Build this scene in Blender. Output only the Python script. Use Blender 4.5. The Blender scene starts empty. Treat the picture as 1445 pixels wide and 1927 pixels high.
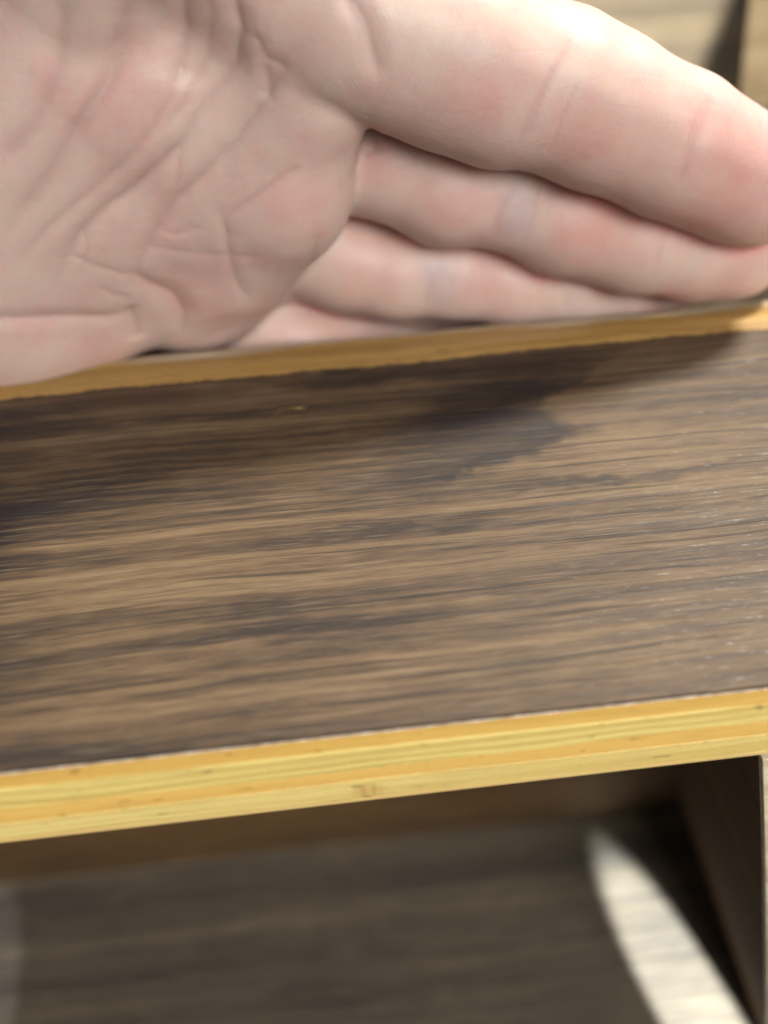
import bpy, bmesh, math, random
import numpy as np
from mathutils import Vector, Matrix
S = bpy.context.scene
COL = S.collection
random.seed(7)

# ------------------------------------------------------------------ camera
CAM = {'loc': [0.0, -0.068221, 0.106914], 'r': [0.993202, -0.11416, -0.022752], 'u': [0.096744, 0.700827, 0.706741], 'f': [0.064736, 0.704137, -0.707107]}
cd = bpy.data.cameras.new('camera'); cam = bpy.data.objects.new('camera', cd); COL.objects.link(cam)
r_, u_, f_ = (Vector(CAM[k]) for k in 'ruf')
cam.matrix_world = Matrix.Translation(CAM['loc']) @ Matrix((r_, u_, -f_)).transposed().to_4x4()
cd.sensor_fit = 'VERTICAL'; cd.sensor_height = 36.0; cd.lens = 36.0*1851/1927
cd.clip_start = .005; cd.clip_end = 50
cd.dof.use_dof = True; cd.dof.focus_distance = .148; cd.dof.aperture_fstop = 7.4
S.camera = cam
S.view_settings.view_transform = 'Standard'; S.view_settings.look = 'None'
S.view_settings.exposure = 0; S.view_settings.gamma = 1

# ------------------------------------------------------------------ room light
w = bpy.data.worlds.new('World'); S.world = w; w.use_nodes = True
bg = w.node_tree.nodes['Background']; bg.inputs[0].default_value = (1, .97, .92, 1); bg.inputs[1].default_value = .17

def aim(o, to):
    o.rotation_euler = (Vector(to)-o.location).to_track_quat('-Z', 'Y').to_euler()
def area(name, loc, to, power, size, color, shape='DISK', size_y=None):
    l = bpy.data.lights.new(name, 'AREA'); l.energy = power; l.size = size; l.color = color; l.shape = shape
    if size_y: l.size_y = size_y
    o = bpy.data.objects.new(name, l); COL.objects.link(o); o.location = loc; aim(o, to); return o
AZ = Vector((.80, .60, 0)).normalized(); EL = math.radians(54)
dirA = AZ*math.cos(EL)+Vector((0, 0, math.sin(EL)))
area('ceiling_spot', Vector((.07, .09, .03))+dirA*1.3, (.07, .09, .03), 42, .22, (1, .97, .90))
area('ceiling_panel', (.42, -1.0, .82), (0, .03, 0), 27, .9, (1, .985, .95), 'RECTANGLE', .6)
def spot(name, loc, to, power, deg, blend, color, rad=.004):
    l = bpy.data.lights.new(name, 'SPOT'); l.energy = power; l.spot_size = math.radians(deg); l.spot_blend = blend
    l.color = color; l.shadow_soft_size = rad
    o = bpy.data.objects.new(name, l); COL.objects.link(o); o.location = loc; aim(o, to)
LZ = -.17
spot('slit_light', (.083+.145, .012-.55, LZ+.125), (.086, .010, LZ), 800, 2.2, .45, (.76, .87, .93), .001)
spot('left_blob_spot', (-.1035, -.45, LZ+.16), (-.1035, .036, LZ), 26, 2.6, .5, (.80, .86, 1), .001)  # added spot without a known source, makes the grey blob at left

# ------------------------------------------------------------------ node helpers
class M:
    def __init__(s, name):
        s.m = bpy.data.materials.new(name); s.m.use_nodes = True; s.t = s.m.node_tree
        s.b = s.t.nodes['Principled BSDF']; s.co = s.t.nodes.new('ShaderNodeTexCoord').outputs['Object']
        x = s.t.nodes.new('ShaderNodeSeparateXYZ'); s.t.links.new(s.co, x.inputs[0]); s.x, s.y, s.z = x.outputs
    def put(s, sock, v):
        if isinstance(v, bpy.types.NodeSocket): s.t.links.new(v, sock)
        else: sock.default_value = v
    def f(s, op, a, b=0.0, c=0.0, clamp=False):
        n = s.t.nodes.new('ShaderNodeMath'); n.operation = op; n.use_clamp = clamp
        for i, v in enumerate((a, b, c)): s.put(n.inputs[i], v)
        return n.outputs[0]
    def mul(s, a, b): return s.f('MULTIPLY', a, b)
    def add(s, a, b): return s.f('ADD', a, b)
    def mad(s, a, b, c): return s.f('MULTIPLY_ADD', a, b, c)
    def vec(s, a=0.0, b=0.0, c=0.0):
        n = s.t.nodes.new('ShaderNodeCombineXYZ')
        for i, v in enumerate((a, b, c)): s.put(n.inputs[i], v)
        return n.outputs[0]
    def noise(s, v, scale=1.0, detail=2.0, rough=.5, dist=0.0):
        n = s.t.nodes.new('ShaderNodeTexNoise'); s.put(n.inputs['Vector'], v)
        n.inputs['Scale'].default_value = scale; n.inputs['Detail'].default_value = detail
        n.inputs['Roughness'].default_value = rough; n.inputs['Distortion'].default_value = dist
        return n.outputs[0]
    def ramp(s, fac, stops, ease=False):
        n = s.t.nodes.new('ShaderNodeValToRGB'); e = n.color_ramp.elements
        if ease: n.color_ramp.interpolation = 'EASE'
        while len(e) < len(stops): e.new(.5)
        for el, (p, c) in zip(e, stops):
            el.position = p; el.color = (*c, 1) if len(c) == 3 else c
        s.put(n.inputs[0], fac); return n.outputs[0]
    def step(s, v, lo, hi, smooth=True):
        n = s.t.nodes.new('ShaderNodeMapRange'); n.interpolation_type = 'SMOOTHSTEP' if smooth else 'LINEAR'
        s.put(n.inputs[0], v); s.put(n.inputs[1], lo); s.put(n.inputs[2], hi); return n.outputs[0]
    def mix(s, fac, a, b, mode='MIX'):
        n = s.t.nodes.new('ShaderNodeMix'); n.data_type = 'RGBA'; n.blend_type = mode
        s.put(n.inputs[0], fac)
        for i, v in ((6, a), (7, b)): s.put(n.inputs[i], (*v, 1) if isinstance(v, tuple) and len(v) == 3 else v)
        return n.outputs[2]
    def bump(s, h, strength, dist, prev=None):
        n = s.t.nodes.new('ShaderNodeBump'); n.inputs['Strength'].default_value = strength; n.inputs['Distance'].default_value = dist
        s.put(n.inputs['Height'], h)
        if prev: s.put(n.inputs['Normal'], prev)
        return n.outputs[0]
    def done(s, color, rough=.5, normal=None, **kw):
        s.put(s.b.inputs['Base Color'], color); s.put(s.b.inputs['Roughness'], rough)
        if normal: s.put(s.b.inputs['Normal'], normal)
        for k, v in kw.items(): s.put(s.b.inputs[k.replace('_', ' ')], v)
        return s.m

def gauss(m, v, c, wd):
    d = m.mul(m.f('SUBTRACT', v, c), 1/wd)
    return m.f('EXPONENT', m.mul(m.mul(d, d), -1.0))

def walnut(name, cross='y', seed=0.0, figure=False, bands=120, rough=.60, lift=1.0, contrast=1.5):
    m = M(name); a = m.x; c = {'y': m.y, 'z': m.z}[cross]
    if cross == 'zy': pass
    warp = m.noise(m.vec(m.mul(a, 10), m.mul(c, 16), seed), 1, 2)
    warp2 = m.noise(m.vec(m.mul(a, 30), m.mul(c, 60), seed+3), 1, 2)
    c2 = m.add(c, m.add(m.mul(m.f('SUBTRACT', warp, .5), .007), m.mul(m.f('SUBTRACT', warp2, .5), .0016)))
    band = m.noise(m.vec(m.mul(a, 2.5), m.mul(c2, bands*2.1), seed), 1, 2.5, .6)
    line = m.noise(m.vec(m.mul(a, 8), m.mul(c2, 620), seed+1), 1, 3, .55)
    fine = m.noise(m.vec(m.mul(a, 55), m.mul(c2, 2300), seed+2), 1, 2, .6)
    blotch = m.noise(m.vec(m.mul(a, 26), m.mul(c, 60), seed+5), 1, 3, .6)
    mot = m.noise(m.vec(m.mul(a, 110), m.mul(c, 1250), seed+6), 1, 4, .7)
    v = m.add(m.mul(band, .33), m.add(m.mul(line, .27), m.add(m.mul(blotch, .12), m.mul(mot, .28))))
    v = m.mad(m.f('SUBTRACT', v, .5), contrast, .5)
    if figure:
        # heartwood figure and notch, with painted left-edge shade, edges frayed along the fibres
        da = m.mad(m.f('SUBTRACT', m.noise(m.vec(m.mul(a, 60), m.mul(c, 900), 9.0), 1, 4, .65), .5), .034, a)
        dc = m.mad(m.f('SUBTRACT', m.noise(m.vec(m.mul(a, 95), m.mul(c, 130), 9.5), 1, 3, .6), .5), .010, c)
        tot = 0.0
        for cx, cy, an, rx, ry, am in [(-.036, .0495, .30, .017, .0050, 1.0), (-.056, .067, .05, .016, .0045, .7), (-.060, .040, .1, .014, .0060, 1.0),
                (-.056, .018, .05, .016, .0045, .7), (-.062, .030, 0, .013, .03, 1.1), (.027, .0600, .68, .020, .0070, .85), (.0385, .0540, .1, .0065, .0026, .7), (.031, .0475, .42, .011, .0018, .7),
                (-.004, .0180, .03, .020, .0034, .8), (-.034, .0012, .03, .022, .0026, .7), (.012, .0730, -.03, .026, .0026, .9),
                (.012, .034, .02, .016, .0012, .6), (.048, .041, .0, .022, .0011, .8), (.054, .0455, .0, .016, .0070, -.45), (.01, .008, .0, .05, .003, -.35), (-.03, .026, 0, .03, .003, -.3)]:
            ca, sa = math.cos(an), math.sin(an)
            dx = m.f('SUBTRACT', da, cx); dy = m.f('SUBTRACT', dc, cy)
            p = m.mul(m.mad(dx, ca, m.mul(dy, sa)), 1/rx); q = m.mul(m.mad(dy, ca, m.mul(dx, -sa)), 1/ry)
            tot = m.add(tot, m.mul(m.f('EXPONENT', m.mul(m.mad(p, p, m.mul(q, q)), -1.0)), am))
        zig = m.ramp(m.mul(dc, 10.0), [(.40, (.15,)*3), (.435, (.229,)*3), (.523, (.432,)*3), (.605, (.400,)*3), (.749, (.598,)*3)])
        bnd = m.f('SUBTRACT', m.mul(zig, .1), m.mad(m.f('SUBTRACT', da, a), -.3, a))     # distance to the cathedral and hand-shadow boundary
        notch_shade = m.mul(m.mul(m.step(bnd, -.0004, .0022), m.step(bnd, .034, .004)), m.mul(m.step(c, .0405, .0455), m.step(c, .080, .066)))  # dark grain and hand shadow painted together beside the boundary
        notch_shade = m.mul(notch_shade, m.mad(m.noise(m.vec(m.mul(a, 40), m.mul(c, 500), 6.0), 1, 3), .9, .45))
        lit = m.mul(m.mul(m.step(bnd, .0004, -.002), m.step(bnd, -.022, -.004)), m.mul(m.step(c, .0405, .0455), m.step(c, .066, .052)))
        v = m.mad(lit, .05, m.f('SUBTRACT', m.f('SUBTRACT', v, m.mul(tot, .20)), m.mul(notch_shade, .115)))
    col = m.ramp(v, [(.24, (.014, .010, .009)), (.38, (.036, .023, .014)), (.50, (.078, .047, .025)), (.60, (.116, .074, .038)), (.76, (.167, .115, .061))])
    pore = m.step(fine, .62, .72)
    pl = m.step(m.noise(m.vec(m.mul(a, 18), m.mul(c2, 900), seed+7), 1, 2), .57, .68)
    col = m.mix(m.mul(pl, .68), col, (.022, .016, .013))
    col = m.mix(m.mul(pore, .6), col, (.020, .014, .010))
    lf = m.step(m.noise(m.vec(m.mul(a, 75), m.mul(c2, 2600), seed+12), 1, 2, .6), .58, .70)
    col = m.mix(m.mul(lf, .32), col, (.20, .15, .10))
    if figure:
        # veneer sanded thin near the back edge: pale flecks of the core show through
        n1 = m.noise(m.vec(m.mul(a, 210), m.mul(c, 1500), 4.0), 1, 4, .75)
        zone = m.mul(gauss(m, a, -.004, .013), gauss(m, c, .0655, .0035))
        zone2 = m.mul(m.mul(m.step(a, -.02, .0), m.step(a, .06, .02)), gauss(m, c, .0752, .0012))
        zz = m.f('MAXIMUM', zone, zone2)
        fl = m.step(m.add(n1, m.mul(zz, .24)), .78, .92)
        col = m.mix(m.mul(fl, .75), col, (.42, .27, .085))
        stain = m.mul(gauss(m, c, .0725, .0035), m.step(m.noise(m.vec(m.mul(a, 35), m.mul(c, 50), 2.0), 1, 2), .40, .62))
        col = m.mix(m.mul(stain, .6), col, (.030, .016, .009))
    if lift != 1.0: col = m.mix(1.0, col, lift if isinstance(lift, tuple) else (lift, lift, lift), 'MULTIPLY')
    h = m.add(m.mul(fine, .6), m.add(m.mul(line, .3), m.mul(m.f('SUBTRACT', 1.0, pl), .5)))
    nb = m.bump(h, .55, .00022)
    spark = m.noise(m.vec(m.mul(a, 300), m.mul(c, 2200), seed+8), 1, 2, .7)
    nb = m.bump(spark, .35, .00010, nb)
    ro = m.f('SUBTRACT', m.mad(line, .22, rough-.08), m.mul(m.step(spark, .57, .72), .24))
    return m.done(col, ro, nb, Specular_IOR_Level=.3)

def pine(name, base, dark, cross='z', seed=0.0, rings=260, rough=.5, knot=None, mott=.25):
    m = M(name); a = m.x; c = {'y': m.y, 'z': m.z}[cross]
    wv = m.noise(m.vec(m.mul(a, 22), m.mul(c, 70), seed), 1, 2)
    c2 = m.add(c, m.mul(m.f('SUBTRACT', wv, .5), .006))
    g = m.noise(m.vec(m.mul(a, 5), m.mul(c2, rings*2), seed+1), 1, 3)
    fib = m.noise(m.vec(m.mul(a, 160), m.mul(c, 1800), seed+2), 1, 3, .6)
    pits = m.step(m.noise(m.vec(m.mul(a, 260), m.mul(c, 700), seed+11), 1, 2), .66, .73)
    spk = m.noise(m.vec(m.mul(a, 900), m.mul(c, 1500), seed+3), 1, 2, .6)
    col = m.ramp(m.step(g, .38, .62), [(0, base), (1, dark)])
    vein = m.step(m.f('ABSOLUTE', m.f('SUBTRACT', m.noise(m.vec(m.mul(a, 7), m.mul(c2, rings*1.3), seed+9), 1, 1), .5)), .03, .0)
    col = m.mix(m.mul(vein, .32), col, tuple(v*.62 for v in dark))
    col = m.mix(m.mul(m.step(fib, .45, .75), mott), col, tuple(v*.6 for v in dark))
    col = m.mix(m.mul(m.step(spk, .52, .8), mott), col, tuple(min(1, v*1.25) for v in base))
    dirt = m.noise(m.vec(m.mul(a, 45), m.mul(c, 120), seed+6), 1, 4, .65)
    col = m.mix(m.mul(m.step(dirt, .55, .8), .35), col, tuple(v*.55 for v in dark))
    col = m.mix(m.mul(pits, .6), col, tuple(v*.22 for v in dark))
    if knot:
        kx, kc, rr = knot
        d = m.f('SQRT', m.add(m.f('POWER', m.mul(m.f('SUBTRACT', a, kx), 1/rr), 2.0), m.f('POWER', m.mul(m.f('SUBTRACT', c, kc), 1.25/rr), 2.0)))
        d = m.add(d, m.mul(m.f('SUBTRACT', m.noise(m.vec(m.mul(a, 900), m.mul(c, 900), 1.0), 1, 2), .5), .9))
        two = m.add(gauss(m, a, kx-.0008, .00035), gauss(m, a, kx+.0007, .0003))
        col = m.mix(m.mul(m.mul(m.step(d, 1.2, .5), m.mad(two, .4, .35)), .8), col, (.42, .20, .05))
    if cross == 'y':      # the weathered, greyed arris of the board
        ed = m.step(m.add(c, m.mul(m.f('SUBTRACT', m.noise(m.vec(m.mul(a, 30), m.mul(c, 60), 8.0), 1, 3), .5), .007)), .0852, .0864)
        col = m.mix(m.mul(ed, .7), col, (.36, .32, .25))
        ed2 = m.mul(ed, m.step(m.noise(m.vec(m.mul(a, 28), m.mul(c, 900), 8.5), 1, 2), .48, .60))
        col = m.mix(m.mul(ed2, .6), col, (.22, .13, .06))
    nb = m.bump(m.add(fib, m.mul(spk, .5)), .35, .00012)
    return m.done(col, rough, nb)

# ------------------------------------------------------------------ mesh helpers
def link(name, me, mat, parent=None, smooth=False):
    o = bpy.data.objects.new(name, me); COL.objects.link(o)
    if mat: me.materials.append(mat)
    if parent: o.parent = parent
    if smooth:
        for p in me.polygons: p.use_smooth = True
    return o
def box(name, mat, lo, hi, parent, bev=.0006, seg=2):
    bm = bmesh.new(); bmesh.ops.create_cube(bm, size=1)
    for v in bm.verts:
        v.co = Vector([lo[i]+(v.co[i]+.5)*(hi[i]-lo[i]) for i in range(3)])
    if bev: bmesh.ops.bevel(bm, geom=bm.edges[:], offset=bev, segments=seg, profile=.5, affect='EDGES')
    me = bpy.data.meshes.new(name); bm.to_mesh(me); bm.free(); return link(name, me, mat, parent)
def hexa(name, mat, pts, parent, bev=.0006):
    bm = bmesh.new(); v = [bm.verts.new(p) for p in pts]     # 4 bottom, 4 top
    for q in ((3, 2, 1, 0), (4, 5, 6, 7), (0, 1, 5, 4), (1, 2, 6, 5), (2, 3, 7, 6), (3, 0, 4, 7)): bm.faces.new([v[i] for i in q])
    bmesh.ops.recalc_face_normals(bm, faces=bm.faces[:])
    if bev: bmesh.ops.bevel(bm, geom=bm.edges[:], offset=bev, segments=2, profile=.5, affect='EDGES')
    me = bpy.data.meshes.new(name); bm.to_mesh(me); bm.free(); return link(name, me, mat, parent)
def loft(name, mat, xs, prof, parent, smooth=False):
    """closed profile prof(x)->[(y,z),...] swept along x"""
    bm = bmesh.new(); rows = []
    for x in xs: rows.append([bm.verts.new((x, y, z)) for y, z in prof(x)])
    n = len(rows[0])
    for r0, r1 in zip(rows, rows[1:]):
        for i in range(n): bm.faces.new((r0[i], r0[(i+1) % n], r1[(i+1) % n], r1[i]))
    bm.faces.new(rows[0][::-1]); bm.faces.new(rows[-1])
    bmesh.ops.recalc_face_normals(bm, faces=bm.faces[:])
    me = bpy.data.meshes.new(name); bm.to_mesh(me); bm.free(); return link(name, me, mat, parent, smooth)
def wob(x, k, amp, seed):
    return amp*(math.sin(x*k+seed)+.6*math.sin(x*k*2.37+seed*2.1)+.35*math.sin(x*k*5.3+seed*3.7))/1.95

# ------------------------------------------------------------------ the shelf unit
unit = bpy.data.objects.new('shelf_unit', None); COL.objects.link(unit)
unit['label'] = 'dark walnut veneered wooden shelf unit with pale yellow edges, under the hand'
unit['category'] = 'shelf'

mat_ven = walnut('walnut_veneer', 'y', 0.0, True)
mat_core = pine('sanded_edge', (.36, .22, .066), (.27, .155, .04), 'y', 2.0, 200, .42, None, .55)
X0, X1 = -.14, .17
xs = [X0+i*(X1-X0)/310 for i in range(311)]
D_ = .0754; R_ = .0886
def skew(x): return .00098+.0095*x
def core_prof(x):
    D = D_+skew(x); R = R_+skew(x)
    q = wob(x, 90, .00025, 1.0); e = wob(x, 40, .0009, 2.0); g = wob(x, 120, .0003, .3)
    return [(.003, -.0009), (D-.004, -.0009), (D-.0022, -.00062), (D+.004, -.0009+q*.3), (R-.0042+e, -.0019+q), (R-.0030+e, -.0020+g), (R-.0016+e*.5, -.0024), (R-.0004, -.0036), (R, -.0052), (R, -.0178), (.003, -.0178)]
board = loft('front_board', mat_core, xs, core_prof, unit)
vx = [X0+i*(X1-X0)/900 for i in range(901)]
jag = [random.gauss(0, .00010) for _ in vx]
for i in range(1, len(jag)): jag[i] = jag[i-1]*.75+jag[i]
jd = {x: j for x, j in zip(vx, jag)}
def ven_prof(x):
    D = D_+skew(x); e = D+jd[x]+wob(x, 70, .00035, 4.0)
    fr = wob(x, 300, .00003, 1.0)
    return [(.0001+fr, -.00075), (.0001+fr, -.00008), (.0002+fr, 0), (e-.0045, 0), (e-.0015, -.00012), (e, -.00050), (e+.0001, -.0011), (D-.006, -.0012), (.004, -.00078)]
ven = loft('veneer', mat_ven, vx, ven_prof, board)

m_glue = M('glue_line'); mat_glue = m_glue.done(m_glue.ramp(m_glue.noise(m_glue.vec(m_glue.mul(m_glue.x, 500), 0, 0), 1, 3), [(.35, (.30, .22, .16)), (.65, (.75, .68, .62))]), .5)
cuts = [-.00075, -.00100, -.0043, -.0090, -.0123, -.0168, -.0182]
mats = [mat_glue,
        pine('ply_orange', (.72, .45, .11), (.64, .37, .08), 'z', 1.0, 120, .5),
        pine('ply_cream', (.76, .61, .20), (.60, .42, .11), 'z', 2.0, 520, .5),
        pine('ply_amber', (.76, .49, .13), (.70, .42, .10), 'z', 3.0, 100, .5),
        pine('ply_pale', (.76, .61, .22), (.64, .46, .14), 'z', 4.0, 380, .5, (.0030, -.0148, .0025)),
        pine('ply_tan', (.70, .49, .19), (.66, .43, .15), 'z', 5.0, 120, .5)]
names = ['glue_line'] + ['ply_layer']*5
proud = [.00002, -.00006, .00005, -.00002, .00008, .0]
def cut(i, x):
    if i <= 1: return cuts[i]+wob(x, 260, .00002, 3)
    if i == 6: return cuts[i]
    am = [0, 0, .00025, .0006, .0004, .0002][i]
    return cuts[i]+wob(x, 32, am, i*1.7)
for k in range(6):
    def pr(x, k=k):
        a, b = cut(k, x), cut(k+1, x); y = -proud[k]
        if k == 5: return [(y+.0002, a), (y, a-.0001), (y, b+.0006), (y+.0003, b+.00015), (y+.0010, b), (.003, b), (.003, a)]
        return [(y+.00018, a), (y, a-.00010), (y, b+.00010), (y+.00018, b), (.003, b), (.003, a)]
    loft(names[k], mats[k], xs, pr, board)
# a raised splinter on the front edge
bm = bmesh.new()
for (x, z, l, t) in ((-.0575, -.0132, .0035, .00022), (-.0535, -.0130, .0042, .0002)):
    ring = [[bm.verts.new((x+l*s, -.0004-.0002*math.sin(s*3.1)+t*wv*math.cos(q), z+.0005*s+t*wv*math.sin(q))) for q in (0, 2.1, 4.2)] for s, wv in ((0, .2), (.3, 1), (.7, 1), (1, .15))]
    for a, b in zip(ring, ring[1:]):
        for i in range(3): bm.faces.new((a[i], a[(i+1) % 3], b[(i+1) % 3], b[i]))
me = bpy.data.meshes.new('splinter'); bm.to_mesh(me); bm.free()
mm = M('fibre'); link('splinter', me, mm.done((.8, .62, .38, 1), .5), board)

mat_rear = walnut('walnut_rear', 'y', 11.0, False, 26, .40, (3.2, 4.1, 4.9), 1.3)  # lamp glare put into the colour: walnut lifted pale
box('rear_board', mat_rear, (-.5, .125, -.038), (.7, .75, -.020), unit)
mat_low = walnut('walnut_lower', 'y', 21.0, False, 45, .75, (1.0, 1.25, 1.6), 1.15)
box('lower_shelf', mat_low, (-.4, -.004, LZ-.018), (.4, .30, LZ), unit)
mat_back = walnut('walnut_back', 'z', 31.0, False, 40, .75, (1.0, .85, .55), 1.1)
box('back_panel', mat_back, (-.4, .0705, LZ), (.4, .0805, -.0185), unit)
mat_side = walnut('walnut_side', 'z', 41.0, False, 40, .8, (1.3, 1.1, .9), 1.0)
hexa('side_panel', mat_side, [(.100, .0015, LZ+.0002), (.118, .0015, LZ+.0002), (.118, .0700, LZ+.0002), (.100, .0700, LZ+.0002),
                              (.0590, .0015, -.0185), (.077, .0015, -.0185), (.077, .0700, -.0185), (.0590, .0700, -.0185)], unit)
mat_edge = pine('panel_edge', (.66, .56, .40), (.52, .42, .28), 'z', 6.0, 100, .5)
hexa('side_edge', mat_edge, [(.1002, -.0004, LZ+.0002), (.1178, -.0004, LZ+.0002), (.1178, .0014, LZ+.0002), (.1002, .0014, LZ+.0002),
                             (.0592, -.0004, -.0185), (.0768, -.0004, -.0185), (.0768, .0014, -.0185), (.0592, .0014, -.0185)], unit, .0002)
mat_post = pine('upright_edge', (.46, .36, .22), (.38, .28, .16), 'z', 7.0, 60, .5)
B0 = Vector((.1375, .215, -.0198)); T0 = Vector((.1375, .215, .0172)); lean = -.005; back = Vector((.062, .130, 0)); wd = Vector((.03, -.004, 0))
T0.x += lean; rl = Vector((.004, 0, -.006))
hexa('upright_panel', mat_post, [B0, B0+wd, B0+wd+back, B0+back, T0, T0+wd, T0+wd+back+rl, T0+back+rl], unit)

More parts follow.
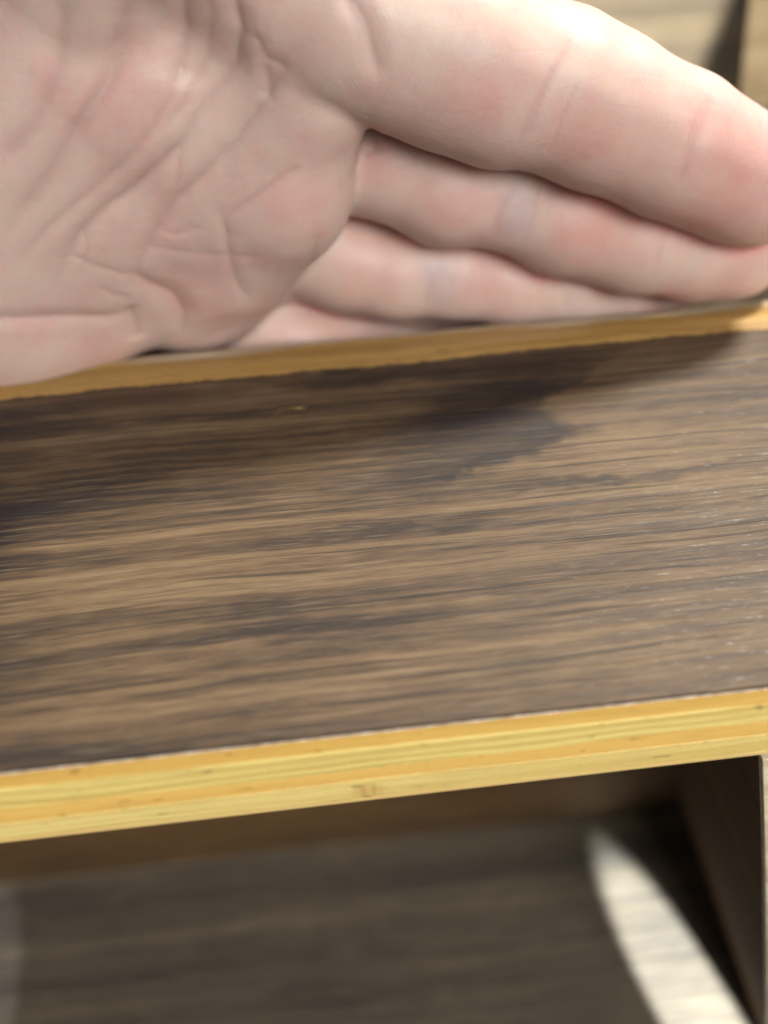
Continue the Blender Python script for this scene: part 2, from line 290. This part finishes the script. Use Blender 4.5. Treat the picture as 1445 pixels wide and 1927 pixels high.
# ------------------------------------------------------------------ the hand: one continuous surface from a distance field
HAND = {"fingers":{"index":[[0.01018,0.088,0.05551,0.0139],[0.0279,0.087,0.04873,0.01382],[0.03524,0.087,0.04485,0.0131],[0.04443,0.0875,0.04227,0.0124],[0.05148,0.087,0.0388,0.01225],[0.06598,0.0875,0.03149,0.01184],[0.07305,0.088,0.02759,0.01107],[0.07959,0.088,0.02415,0.01079],[0.08269,0.0885,0.02225,0.01024]],
"middle":[[0.00239,0.101,0.03063,0.0117],[0.01701,0.0975,0.02841,0.01011],[0.02821,0.0958,0.02369,0.01085],[0.03942,0.0955,0.02121,0.00993],[0.05017,0.095,0.01607,0.01074],[0.0652,0.095,0.01052,0.01073],[0.07631,0.095,0.00705,0.01008],[0.08363,0.0945,0.00669,0.0098],[0.08526,0.0945,0.00655,0.0095]],
"ring":[[-0.00489,0.104,0.01427,0.01108],[0.00966,0.101,0.00723,0.01007],[0.01876,0.0995,0.00473,0.00952],[0.03032,0.0995,0.0032,0.00909],[0.04234,0.1,-0.00039,0.00894],[0.05589,0.1005,-0.00383,0.00781],[0.06757,0.101,-0.00665,0.00683],[0.07526,0.101,-0.00854,0.00511]],
"pinky":[[-0.01246,0.103,-0.00575,0.0097],[-9e-05,0.103,-0.01289,0.0102],[0.01206,0.1035,-0.01709,0.00973],[0.02237,0.104,-0.02148,0.00992],[0.03309,0.1045,-0.02603,0.01012],[0.04303,0.105,-0.03076,0.0084]],
"thumb":[[-0.0292,0.098,0.05229,0.01662],[-0.01883,0.088,0.0709,0.01088],[-0.00578,0.082,0.08486,0.00798],[0.00541,0.08,0.09374,0.00665],[0.01064,0.08,0.0982,0.00481]]},"palm":[[[-0.06471,0.104,0.02352,0.02568],[-0.03002,0.101,0.04639,0.02161]],[[-0.04161,0.103,0.01793,0.021],[-0.01656,0.102,0.02869,0.02022]],[[-0.01389,0.098,0.04476,0.01643],[-0.00502,0.096,0.03976,0.01495]],[[0.00384,0.0875,0.05605,0.01024],[0.00536,0.0872,0.04473,0.00947]],[[-0.00644,0.096,0.02783,0.01387],[0.00026,0.089,0.0288,0.0095]],[[-0.00239,0.0915,0.02384,0.00961],[-0.01025,0.0945,0.01238,0.00977]],[[-0.01789,0.0985,0.00732,0.01059],[-0.01604,0.099,0.00274,0.00905]],[[-0.0358,0.1,0.00807,0.01307],[-0.02381,0.0985,0.00201,0.00842]],[[-0.0759,0.0915,0.00025,0.00909],[-0.04998,0.0905,0.00209,0.00671]],[[-0.04998,0.0905,0.00209,0.00671],[-0.03761,0.0915,0.00109,0.00439]],[[-0.17121,0.098,0.00887,0.02557],[-0.10467,0.1,0.01001,0.02775]],[[-0.10467,0.1,0.01001,0.02775],[-0.06451,0.104,0.01283,0.02599]],[[-0.01741,0.088,0.07083,0.01089],[0.00453,0.0885,0.06358,0.00992]],[[0.00877,0.108,-0.00092,0.00999],[0.04925,0.108,-0.00985,0.00816]],[[-0.05401,0.116,0.02187,0.02316],[-0.00779,0.112,0.03045,0.02047]],[[-0.00779,0.112,0.03045,0.02047],[-0.00303,0.112,0.00979,0.01372]]],
"creases":[[0.0013,0.0013,[[-0.0044,0.0777,0.0658],[-0.0046,0.0777,0.0638],[-0.0049,0.0779,0.0617],[-0.0047,0.0783,0.0596],[-0.0046,0.0787,0.0573],[-0.0054,0.08,0.0546],[-0.0062,0.0811,0.0518],[-0.0078,0.0817,0.05],[-0.0094,0.0815,0.0484],[-0.011,0.081,0.0465],[-0.0127,0.0805,0.0447],[-0.0152,0.0801,0.0413],[-0.0173,0.08,0.0396],[-0.0195,0.0802,0.0378],[-0.0219,0.0805,0.0359],[-0.0244,0.0809,0.0339],[-0.0268,0.081,0.0325],[-0.0291,0.0808,0.0312],[-0.0317,0.0807,0.0291],[-0.0343,0.0806,0.027],[-0.0374,0.0807,0.0229],[-0.039,0.0809,0.0202],[-0.0406,0.0811,0.0174]]],[0.0011,0.0011,[[0.0015,0.0769,0.0525],[-0.0003,0.0783,0.05],[-0.002,0.0791,0.0477],[-0.0038,0.0796,0.0454],[-0.0057,0.08,0.0432],[-0.0073,0.0802,0.0413],[-0.009,0.0803,0.0395],[-0.0111,0.0803,0.0375],[-0.0133,0.0804,0.0355],[-0.0157,0.0806,0.0336],[-0.0181,0.0809,0.0316],[-0.0215,0.0815,0.0274],[-0.0239,0.0819,0.0235],[-0.0262,0.0823,0.02],[-0.0278,0.0834,0.0153]]],[0.0014,0.0026,[[-0.0182,0.0778,0.0652],[-0.0189,0.0788,0.0631],[-0.0195,0.0797,0.061],[-0.0201,0.0803,0.0589],[-0.0207,0.0808,0.0568],[-0.0213,0.081,0.0547],[-0.0228,0.0807,0.0529],[-0.0243,0.0802,0.0512],[-0.0258,0.0797,0.0495],[-0.0276,0.0794,0.0475],[-0.0295,0.0794,0.0454],[-0.0315,0.0795,0.0432],[-0.0331,0.0795,0.0413],[-0.0348,0.0795,0.0393],[-0.0365,0.0795,0.0373],[-0.039,0.0794,0.0349],[-0.0414,0.0794,0.0325],[-0.0438,0.0793,0.0305],[-0.0463,0.0792,0.0284]]],[0.0007,0.0008,[[-0.0214,0.0804,0.0578],[-0.0224,0.0807,0.0556],[-0.0233,0.0807,0.0535],[-0.0242,0.0802,0.0514],[-0.0262,0.0797,0.0493],[-0.0282,0.0794,0.0471],[-0.0301,0.0794,0.0448],[-0.032,0.0795,0.0425]]],[0.0016,0.0015,[[-0.0113,0.0783,0.0647],[-0.0117,0.0793,0.0622],[-0.0121,0.0809,0.0594],[-0.0126,0.0822,0.0566],[-0.0132,0.0825,0.0542],[-0.0137,0.0819,0.052],[-0.0151,0.0809,0.0494]]],[0.001,0.0026,[[-0.0272,0.0799,0.0651],[-0.0279,0.0802,0.0629],[-0.0287,0.0805,0.0607],[-0.0294,0.0808,0.0584],[-0.0302,0.0809,0.0562],[-0.0308,0.0806,0.054],[-0.0322,0.0802,0.052],[-0.0337,0.08,0.0499],[-0.0352,0.0798,0.0478],[-0.0367,0.0795,0.0456],[-0.0387,0.0794,0.044],[-0.0407,0.0793,0.0424],[-0.0427,0.0792,0.0407],[-0.0448,0.0791,0.039]]],[0.0006,0.0014,[[-0.0078,0.078,0.0646],[-0.0081,0.0788,0.0617],[-0.0084,0.0801,0.0585],[-0.0092,0.0816,0.0555],[-0.0099,0.0823,0.0527],[-0.0112,0.0821,0.0509],[-0.0125,0.0814,0.0492],[-0.0138,0.0807,0.0474],[-0.0161,0.0801,0.0455],[-0.0184,0.0797,0.0434]]],[0.0006,0.0012,[[-0.0151,0.0809,0.0494],[-0.0164,0.0803,0.0478],[-0.0177,0.0799,0.0461],[-0.0191,0.0797,0.0443],[-0.021,0.0796,0.0425],[-0.0229,0.0798,0.0407],[-0.025,0.0801,0.0387],[-0.0273,0.0804,0.037],[-0.0295,0.0804,0.0354],[-0.0318,0.0803,0.0339],[-0.034,0.0802,0.0324],[-0.0363,0.0801,0.0308],[-0.0387,0.0799,0.0292],[-0.0409,0.0799,0.0273],[-0.0431,0.0798,0.0253],[-0.0453,0.0796,0.0233]]],[0.0005,0.001,[[-0.0025,0.0777,0.0575],[-0.0014,0.0782,0.0537],[0.0015,0.0769,0.0525]]],[0.0005,0.0009,[[-0.0111,0.08,0.0306],[-0.0107,0.0801,0.0258],[-0.0109,0.081,0.0208],[-0.0106,0.0819,0.0175],[-0.0102,0.083,0.0139],[-0.0083,0.0844,0.0101]]],[0.00022,0.0009,[[-0.0266,0.0817,0.0231],[-0.0222,0.082,0.0232],[-0.018,0.082,0.022],[-0.015,0.0817,0.0216],[-0.0119,0.0811,0.0214],[-0.0084,0.0805,0.0213],[-0.0048,0.0798,0.0213]]],[0.0009,0.0011,[[-0.0537,0.0783,0.0146],[-0.0506,0.0792,0.0138],[-0.0474,0.0802,0.0129],[-0.0442,0.0812,0.0121],[-0.0409,0.0821,0.0114],[-0.0375,0.0828,0.0105],[-0.0341,0.0837,0.0095],[-0.0305,0.0847,0.0093]]],[0.001,0.0016,[[-0.0279,0.0823,0.0191],[-0.0256,0.0837,0.0154],[-0.022,0.0847,0.0124],[-0.0209,0.0853,0.008],[-0.0223,0.0874,0.0015]]],[0.0009,0.0014,[[-0.0296,0.0843,0.0111],[-0.0295,0.0857,0.0063],[-0.03,0.0867,0.0022]]],[0.0004,0.001,[[-0.0109,0.08,0.0287],[-0.0086,0.0794,0.0304],[-0.0062,0.0789,0.0321],[-0.004,0.0786,0.0336],[-0.0017,0.0785,0.0351],[0.0004,0.0784,0.0362],[0.0026,0.0785,0.0373]]],[0.0003,0.0006,[[-0.0156,0.0801,0.0414],[-0.0165,0.0803,0.0371],[-0.0172,0.0806,0.0344]]],[0.0003,0.0006,[[-0.0333,0.0822,0.0166],[-0.0316,0.083,0.0144],[-0.0288,0.084,0.0129]]],[0.0003,0.0007,[[-0.0367,0.0807,0.0239],[-0.0331,0.0814,0.0211],[-0.0304,0.082,0.0195],[-0.0277,0.0827,0.0179]]],[0.00025,0.0006,[[-0.0331,0.0806,0.0284],[-0.0336,0.081,0.0244],[-0.0362,0.0814,0.0194]]],[0.00025,0.0006,[[-0.0224,0.0816,0.0269],[-0.0192,0.0816,0.0257],[-0.0146,0.0808,0.0271]]],[0.0005,0.0009,[[-0.0015,0.0784,0.0529],[-0.0014,0.0788,0.0497],[-0.0021,0.079,0.0473]]],[0.0012,0.0012,[[0.0107,0.0761,0.0627],[0.0118,0.0752,0.0606],[0.0129,0.0745,0.0584],[0.0133,0.0741,0.0564],[0.0138,0.0739,0.0543],[0.0143,0.0741,0.0512]]],[0.0005,0.0008,[[0.0134,0.0766,0.0453],[0.015,0.0898,0.0356],[0.015,0.0884,0.0335]]],[0.00035,0.0006,[[0.0098,0.0836,0.0316],[0.0117,0.0874,0.032],[0.0135,0.0886,0.0336],[0.0137,0.0799,0.0418]]],[0.0004,0.0008,[[0.0043,0.0798,0.0247],[0.0032,0.0817,0.0197],[0.0006,0.091,0.0102]]],[0.00032,0.0015,[[0.0435,0.0794,0.0533],[0.0417,0.077,0.0517],[0.04,0.0752,0.0498],[0.0389,0.0744,0.0483],[0.0379,0.0738,0.0467],[0.0369,0.0735,0.0449],[0.0361,0.0737,0.042],[0.0354,0.0749,0.0386]]],[0.00014000000000000001,0.0005,[[0.0409,0.0761,0.0509],[0.0399,0.075,0.0494],[0.039,0.0742,0.0477],[0.0381,0.0737,0.0459],[0.0373,0.0737,0.0432],[0.0367,0.0743,0.0401]]],[0.00014000000000000001,0.0005,[[0.0443,0.0759,0.0485],[0.0431,0.0749,0.0464],[0.042,0.0744,0.0441],[0.0412,0.0745,0.0411],[0.0406,0.0757,0.0374]]],[0.00032,0.0012,[[0.0688,0.083,0.0429],[0.0659,0.0785,0.0407],[0.0647,0.0767,0.0386],[0.0638,0.0757,0.0361],[0.0631,0.0752,0.0335],[0.0626,0.0754,0.0306]]],[0.00011999999999999999,0.0005,[[0.0657,0.0799,0.0423],[0.0645,0.0779,0.0407],[0.0635,0.0766,0.0388],[0.0626,0.0754,0.035]]],[0.00032,0.0013,[[0.0362,0.0766,0.0361],[0.0381,0.0862,0.0262],[0.0358,0.0853,0.0229],[0.0355,0.0866,0.0166]]],[0.00014000000000000001,0.0005,[[0.0434,0.0877,0.027],[0.0426,0.0861,0.0249],[0.0419,0.0852,0.0224],[0.0411,0.085,0.0199],[0.0406,0.0856,0.0167]]],[0.00014000000000000001,0.0005,[[0.0367,0.0859,0.0255],[0.0354,0.0852,0.022],[0.0343,0.0859,0.0187]]],[0.00022,0.0009,[[0.0667,0.0858,0.017],[0.0654,0.084,0.0128],[0.065,0.0843,0.0071]]],[0.00035999999999999997,0.0013,[[0.0258,0.0885,0.0153],[0.0253,0.091,0.0078],[0.0244,0.0902,0.005],[0.0237,0.0905,0.0014]]],[0.00014000000000000001,0.0005,[[0.0301,0.0933,0.0106],[0.0287,0.0905,0.0067],[0.0284,0.0904,0.0003]]],[0.00025,0.001,[[0.051,0.0882,0.0066],[0.0524,0.0927,0.0002],[0.0515,0.0921,-0.0024]]]],
"flush":[[0.0726,0.0773,0.0343,0.0103,0.6],[0.0664,0.0786,0.0407,0.005,0.5],[0.0783,0.0776,0.0301,0.0123,0.4],[0.0812,0.0791,0.0174,0.0084,0.6],[0.0418,0.0754,0.0489,0.0031,-0.9],[0.0397,0.0762,0.0518,0.0031,-0.7],[0.0438,0.0789,0.0528,0.0027,-0.7],[0.0379,0.0738,0.0431,0.0038,-1.2],[0.0385,0.0858,0.0254,0.0046,-1.2],[0.0402,0.0851,0.0197,0.0037,-1.0],[0.0254,0.0918,0.0091,0.0042,-1.2],[0.0262,0.0901,0.0037,0.0034,-0.8],[0.0654,0.084,0.0128,0.0038,-0.5],[0.0535,0.0926,-0.0005,0.0036,-0.9],[0.0248,0.0731,0.0471,0.0132,0.35],[0.0498,0.0745,0.0415,0.0138,0.7],[0.0212,0.0867,0.0292,0.0107,0.4],[0.0531,0.084,0.017,0.0122,0.8],[0.0445,0.091,0.0014,0.0102,0.3],[0.0128,0.0908,0.0092,0.0088,0.35],[0.0035,0.098,-0.004,0.0095,0.3],[0.0161,0.0798,0.0408,0.0049,0.5],[0.0819,0.0843,0.0067,0.0059,0.8],[0.07,0.0882,0.0008,0.0051,1.6],[0.0679,0.0792,0.0215,0.0073,0.6],[0.0457,0.0746,0.0409,0.0073,0.3],[0.0287,0.0728,0.0469,0.007,0.25],[0.0148,0.0884,0.0335,0.0035,0.9],[0.0009,0.0782,0.0277,0.006,0.4],[-0.0122,0.0817,0.019,0.0054,0.4],[0.0064,0.0802,0.0299,0.0052,0.2],[-0.0172,0.0842,0.0106,0.0066,0.7],[-0.0062,0.0874,0.0063,0.0049,0.9],[0.0139,0.0915,0.0109,0.0069,0.3],[-0.0239,0.0842,0.0144,0.0055,0.6],[0.0085,0.0962,-0.0084,0.016,0.5],[0.0395,0.0852,0.0227,0.0051,-0.4],[0.0268,0.091,0.0077,0.0055,-0.45],[0.0348,0.076,0.0369,0.0041,-0.3],[-0.0406,0.0814,0.0157,0.0072,-0.2],[-0.0379,0.0792,0.041,0.0096,-0.3],[-0.0201,0.0812,0.0553,0.0061,0.4],[0.0056,0.075,0.0579,0.0051,0.4],[0.0274,0.0846,0.022,0.0055,0.3],[0.0511,0.0839,0.0173,0.0066,0.3]]}
h = .0005
lo = np.array([-.200, .055, -.048]); hi = np.array([.135, .155, .140])
n = np.ceil((hi-lo)/h).astype(int)+1
gx = [(lo[i]+h*np.arange(n[i])).astype(np.float32) for i in range(3)]
BIG = .02
def seg_into(F, a, b, k, fresh=None):
    a, b = np.array(a), np.array(b); rm = max(a[3], b[3])+k+.012
    l = np.minimum(a[:3], b[:3])-rm; u = np.maximum(a[:3], b[:3])+rm
    sl = []
    for i in range(3):
        i0 = max(0, int((l[i]-lo[i])/h)); i1 = min(n[i], int((u[i]-lo[i])/h)+1)
        if i1 <= i0: return
        sl.append(slice(i0, i1))
    X = gx[0][sl[0]][:, None, None]-a[0]; Y = gx[1][sl[1]][None, :, None]-a[1]; Z = gx[2][sl[2]][None, None, :]-a[2]
    ba = (b-a)[:3].astype(np.float32); L = float(ba@ba)
    t = np.clip((X*ba[0]+Y*ba[1]+Z*ba[2])/L, 0, 1)
    d = np.sqrt((X-t*ba[0])**2+(Y-t*ba[1])**2+(Z-t*ba[2])**2)-(a[3]+(b[3]-a[3])*t)
    blend(F, tuple(sl), d, k)
def blend(F, sl, d, k):
    o = F[sl]; q = np.clip(.5+.5*(d-o)/k, 0, 1)
    F[sl] = d*(1-q)+o*q-k*q*(1-q)
P = np.full(n, BIG, np.float32)
for a, b in HAND['palm']: seg_into(P, a, b, .009)
G = np.full(n, BIG, np.float32); G2 = G.copy()      # nearest and second nearest finger
for ch in HAND['fingers'].values():
    T = np.full(n, BIG, np.float32)
    for a, b in zip(ch, ch[1:]): seg_into(T, a, b, .002)
    G2 = np.minimum(G2, np.maximum(G, T)); blend(G, (slice(None),)*3, T, .0014)
blend(P, (slice(None),)*3, G, .0011)
P[0] = P[-1] = BIG; P[:, 0] = P[:, -1] = BIG; P[:, :, 0] = P[:, :, -1] = BIG

def surface_nets(V):
    s = V < 0
    c = [s[i:s.shape[0]-1+i, j:s.shape[1]-1+j, k:s.shape[2]-1+k] for i in (0, 1) for j in (0, 1) for k in (0, 1)]
    any_ = c[0].copy(); all_ = c[0].copy()
    for q in c[1:]: any_ |= q; all_ &= q
    act = any_ & ~all_; idx = np.argwhere(act); ids = np.full(act.shape, -1, np.int32); ids[act] = np.arange(len(idx))
    pos = np.zeros((len(idx), 3)); cnt = np.zeros(len(idx))
    cor = [(i, j, k) for i in (0, 1) for j in (0, 1) for k in (0, 1)]
    val = {q: V[idx[:, 0]+q[0], idx[:, 1]+q[1], idx[:, 2]+q[2]] for q in cor}
    for q in cor:
        for ax in range(3):
            if q[ax]: continue
            r = list(q); r[ax] = 1; r = tuple(r); a, b = val[q], val[r]
            m = (a < 0) != (b < 0); t = np.where(m, a/np.where(m, a-b, 1), 0)
            p = np.tile(np.array(q, float), (len(idx), 1)); p[:, ax] = t
            pos[m] += p[m]; cnt[m] += 1
    pos = (pos/cnt[:, None]+idx)*h+lo
    faces = []
    for ax in range(3):
        a = np.take(s, range(s.shape[ax]-1), ax); b = np.take(s, range(1, s.shape[ax]), ax)
        e = np.argwhere(a != b); inside = a[e[:, 0], e[:, 1], e[:, 2]]
        o1, o2 = [(1, 2), (2, 0), (0, 1)][ax]
        ok = (e[:, o1] > 0) & (e[:, o2] > 0) & (e[:, o1] < ids.shape[o1]) & (e[:, o2] < ids.shape[o2]); e = e[ok]; inside = inside[ok]
        def g(d1, d2):
            q = e.copy(); q[:, o1] -= d1; q[:, o2] -= d2; return ids[q[:, 0], q[:, 1], q[:, 2]]
        quad = np.stack([g(1, 1), g(0, 1), g(0, 0), g(1, 0)], 1)
        quad[~inside] = quad[~inside][:, ::-1]; faces.append(quad)
    return pos, np.concatenate(faces)
pos, quads = surface_nets(P)
def gradient(p):
    q = (p-lo)/h; i = np.clip(np.round(q).astype(int), 1, n-2); g = np.zeros_like(p)
    for ax in range(3):
        a = i.copy(); b = i.copy(); a[:, ax] += 1; b[:, ax] -= 1
        g[:, ax] = P[a[:, 0], a[:, 1], a[:, 2]]-P[b[:, 0], b[:, 1], b[:, 2]]
    return g/np.maximum(np.linalg.norm(g, axis=1, keepdims=True), 1e-9)
nrm = gradient(pos)
# flush of blood and painted crevice shade (pigment) and creases (relief)
flush = np.zeros(len(pos))
for x, y, z, r, a in HAND['flush']:
    flush += a*np.exp(-(((pos-np.array([x, y, z]))**2).sum(1))/(r*r))
q_ = np.clip(np.round((pos-lo)/h).astype(int), 0, n-1)
flush += 2.4*np.exp(-(np.maximum(G2[q_[:, 0], q_[:, 1], q_[:, 2]], 0)/.0017)**2)   # reddish skin plus painted crevice shade where fingers meet
dep = np.zeros(len(pos)); crease = np.zeros(len(pos))
for d0, sg, pts in HAND['creases']:
    pts = np.array(pts); m = ((pos > pts.min(0)-4*sg) & (pos < pts.max(0)+4*sg)).all(1); q = pos[m]; best = np.full(len(q), 1e3)
    tt = np.zeros(len(q)); N = len(pts)-1
    for i, (a, b) in enumerate(zip(pts, pts[1:])):
        ba = b-a; t = np.clip((q-a)@ba/max(ba@ba, 1e-12), 0, 1); d = np.linalg.norm(q-a-t[:, None]*ba, axis=1)
        k = d < best; best[k] = d[k]; tt[k] = (i+t[k])/N
    env = np.clip(np.minimum(tt, 1-tt)*6+.15, 0, 1)
    prof = np.exp(-(best/(1.5*sg))**2)*.55+.3*np.exp(-(best/(.45*sg))**2)-.05*np.exp(-((best-2.1*sg)/(1.0*sg))**2)
    dep[m] += d0*prof*env
    crease[m] = np.maximum(crease[m], np.exp(-(best/(.5*sg))**2)*env)
pos = pos-nrm*dep[:, None]*.85
me = bpy.data.meshes.new('hand')
me.vertices.add(len(pos)); me.vertices.foreach_set('co', pos.astype(np.float32).ravel())
me.loops.add(quads.size); me.loops.foreach_set('vertex_index', quads.astype(np.int32).ravel())
me.polygons.add(len(quads)); me.polygons.foreach_set('loop_start', np.arange(0, quads.size, 4, dtype=np.int32))
me.polygons.foreach_set('use_smooth', np.ones(len(quads), bool))
me.update(calc_edges=True); me.validate()
finger = np.clip(1-G[q_[:, 0], q_[:, 1], q_[:, 2]]/.003, 0, 1)
for nm, arr in (('flush', flush), ('crease', crease), ('finger', finger)):
    at = me.attributes.new(nm, 'FLOAT', 'POINT'); at.data.foreach_set('value', arr.astype(np.float32))

def skin():
    m = M('skin')
    def attr(nm):
        a = m.t.nodes.new('ShaderNodeAttribute'); a.attribute_name = nm; return a.outputs['Fac']
    fl, cr = attr('flush'), attr('crease')
    big = m.noise(m.co, 45, 3, .55); mid = m.noise(m.co, 170, 4, .6); fine = m.noise(m.co, 900, 3, .6)
    v = m.add(m.mul(big, .5), m.add(m.mul(mid, .35), m.mul(fine, .15)))
    col = m.ramp(v, [(.31, (.50, .39, .325)), (.5, (.49, .347, .300)), (.69, (.475, .280, .252))])
    fv = m.add(fl, m.mul(m.f('SUBTRACT', mid, .5), .35))
    col = m.mix(m.mul(m.step(fv, .0, 2.2), .62), col, (.46, .14, .125))
    col = m.mix(m.mul(m.step(fv, -.05, -1.5), .42), col, (.37, .31, .335))
    col = m.mix(m.mul(cr, .25), col, (.34, .16, .14))
    # papillary ridges, pores and tiny cross-hatched lines
    wv = m.t.nodes.new('ShaderNodeTexWave'); wv.wave_type = 'BANDS'; wv.bands_direction = 'X'
    wv.inputs['Scale'].default_value = 480; wv.inputs['Distortion'].default_value = 26; wv.inputs['Detail'].default_value = 2; wv.inputs['Detail Scale'].default_value = .05
    mp = m.t.nodes.new('ShaderNodeMapping'); mp.inputs['Rotation'].default_value = (0, .45, 0); m.put(mp.inputs[0], m.co); m.put(wv.inputs[0], mp.outputs[0])
    vor = m.t.nodes.new('ShaderNodeTexVoronoi'); vor.feature = 'DISTANCE_TO_EDGE'; vor.inputs['Scale'].default_value = 420; m.put(vor.inputs[0], m.co)
    vd = m.step(vor.outputs[0], 0.0, .12)
    nb = m.bump(m.noise(m.co, 130, 3, .5), .35, .0009)
    vb = m.t.nodes.new('ShaderNodeTexVoronoi'); vb.feature = 'DISTANCE_TO_EDGE'; vb.inputs['Scale'].default_value = 150
    wob_ = m.t.nodes.new('ShaderNodeMapping'); wob_.inputs['Rotation'].default_value = (.2, .75, 0); wob_.inputs['Scale'].default_value = (.35, 1, 1.5); m.put(wob_.inputs[0], m.co); m.put(vb.inputs[0], wob_.outputs[0])
    nb = m.bump(m.step(vb.outputs[0], 0.0, .06), .07, .00022, nb)
    nb = m.bump(vd, .07, .00010, nb)
    nb = m.bump(m.mul(wv.outputs['Fac'], attr('finger')), .10, .00007, nb)
    nb = m.bump(fine, .12, .00012, nb)
    return m.done(col, m.mad(mid, .2, .36), nb, Subsurface_Weight=.55, Subsurface_Scale=.0028, Subsurface_Radius=(1.0, .32, .18), Specular_IOR_Level=.32)
hand = link('hand', me, skin())
hand['label'] = 'bare left hand, palm toward the viewer, fingers pointing right, on the shelf edge'
hand['category'] = 'hand'
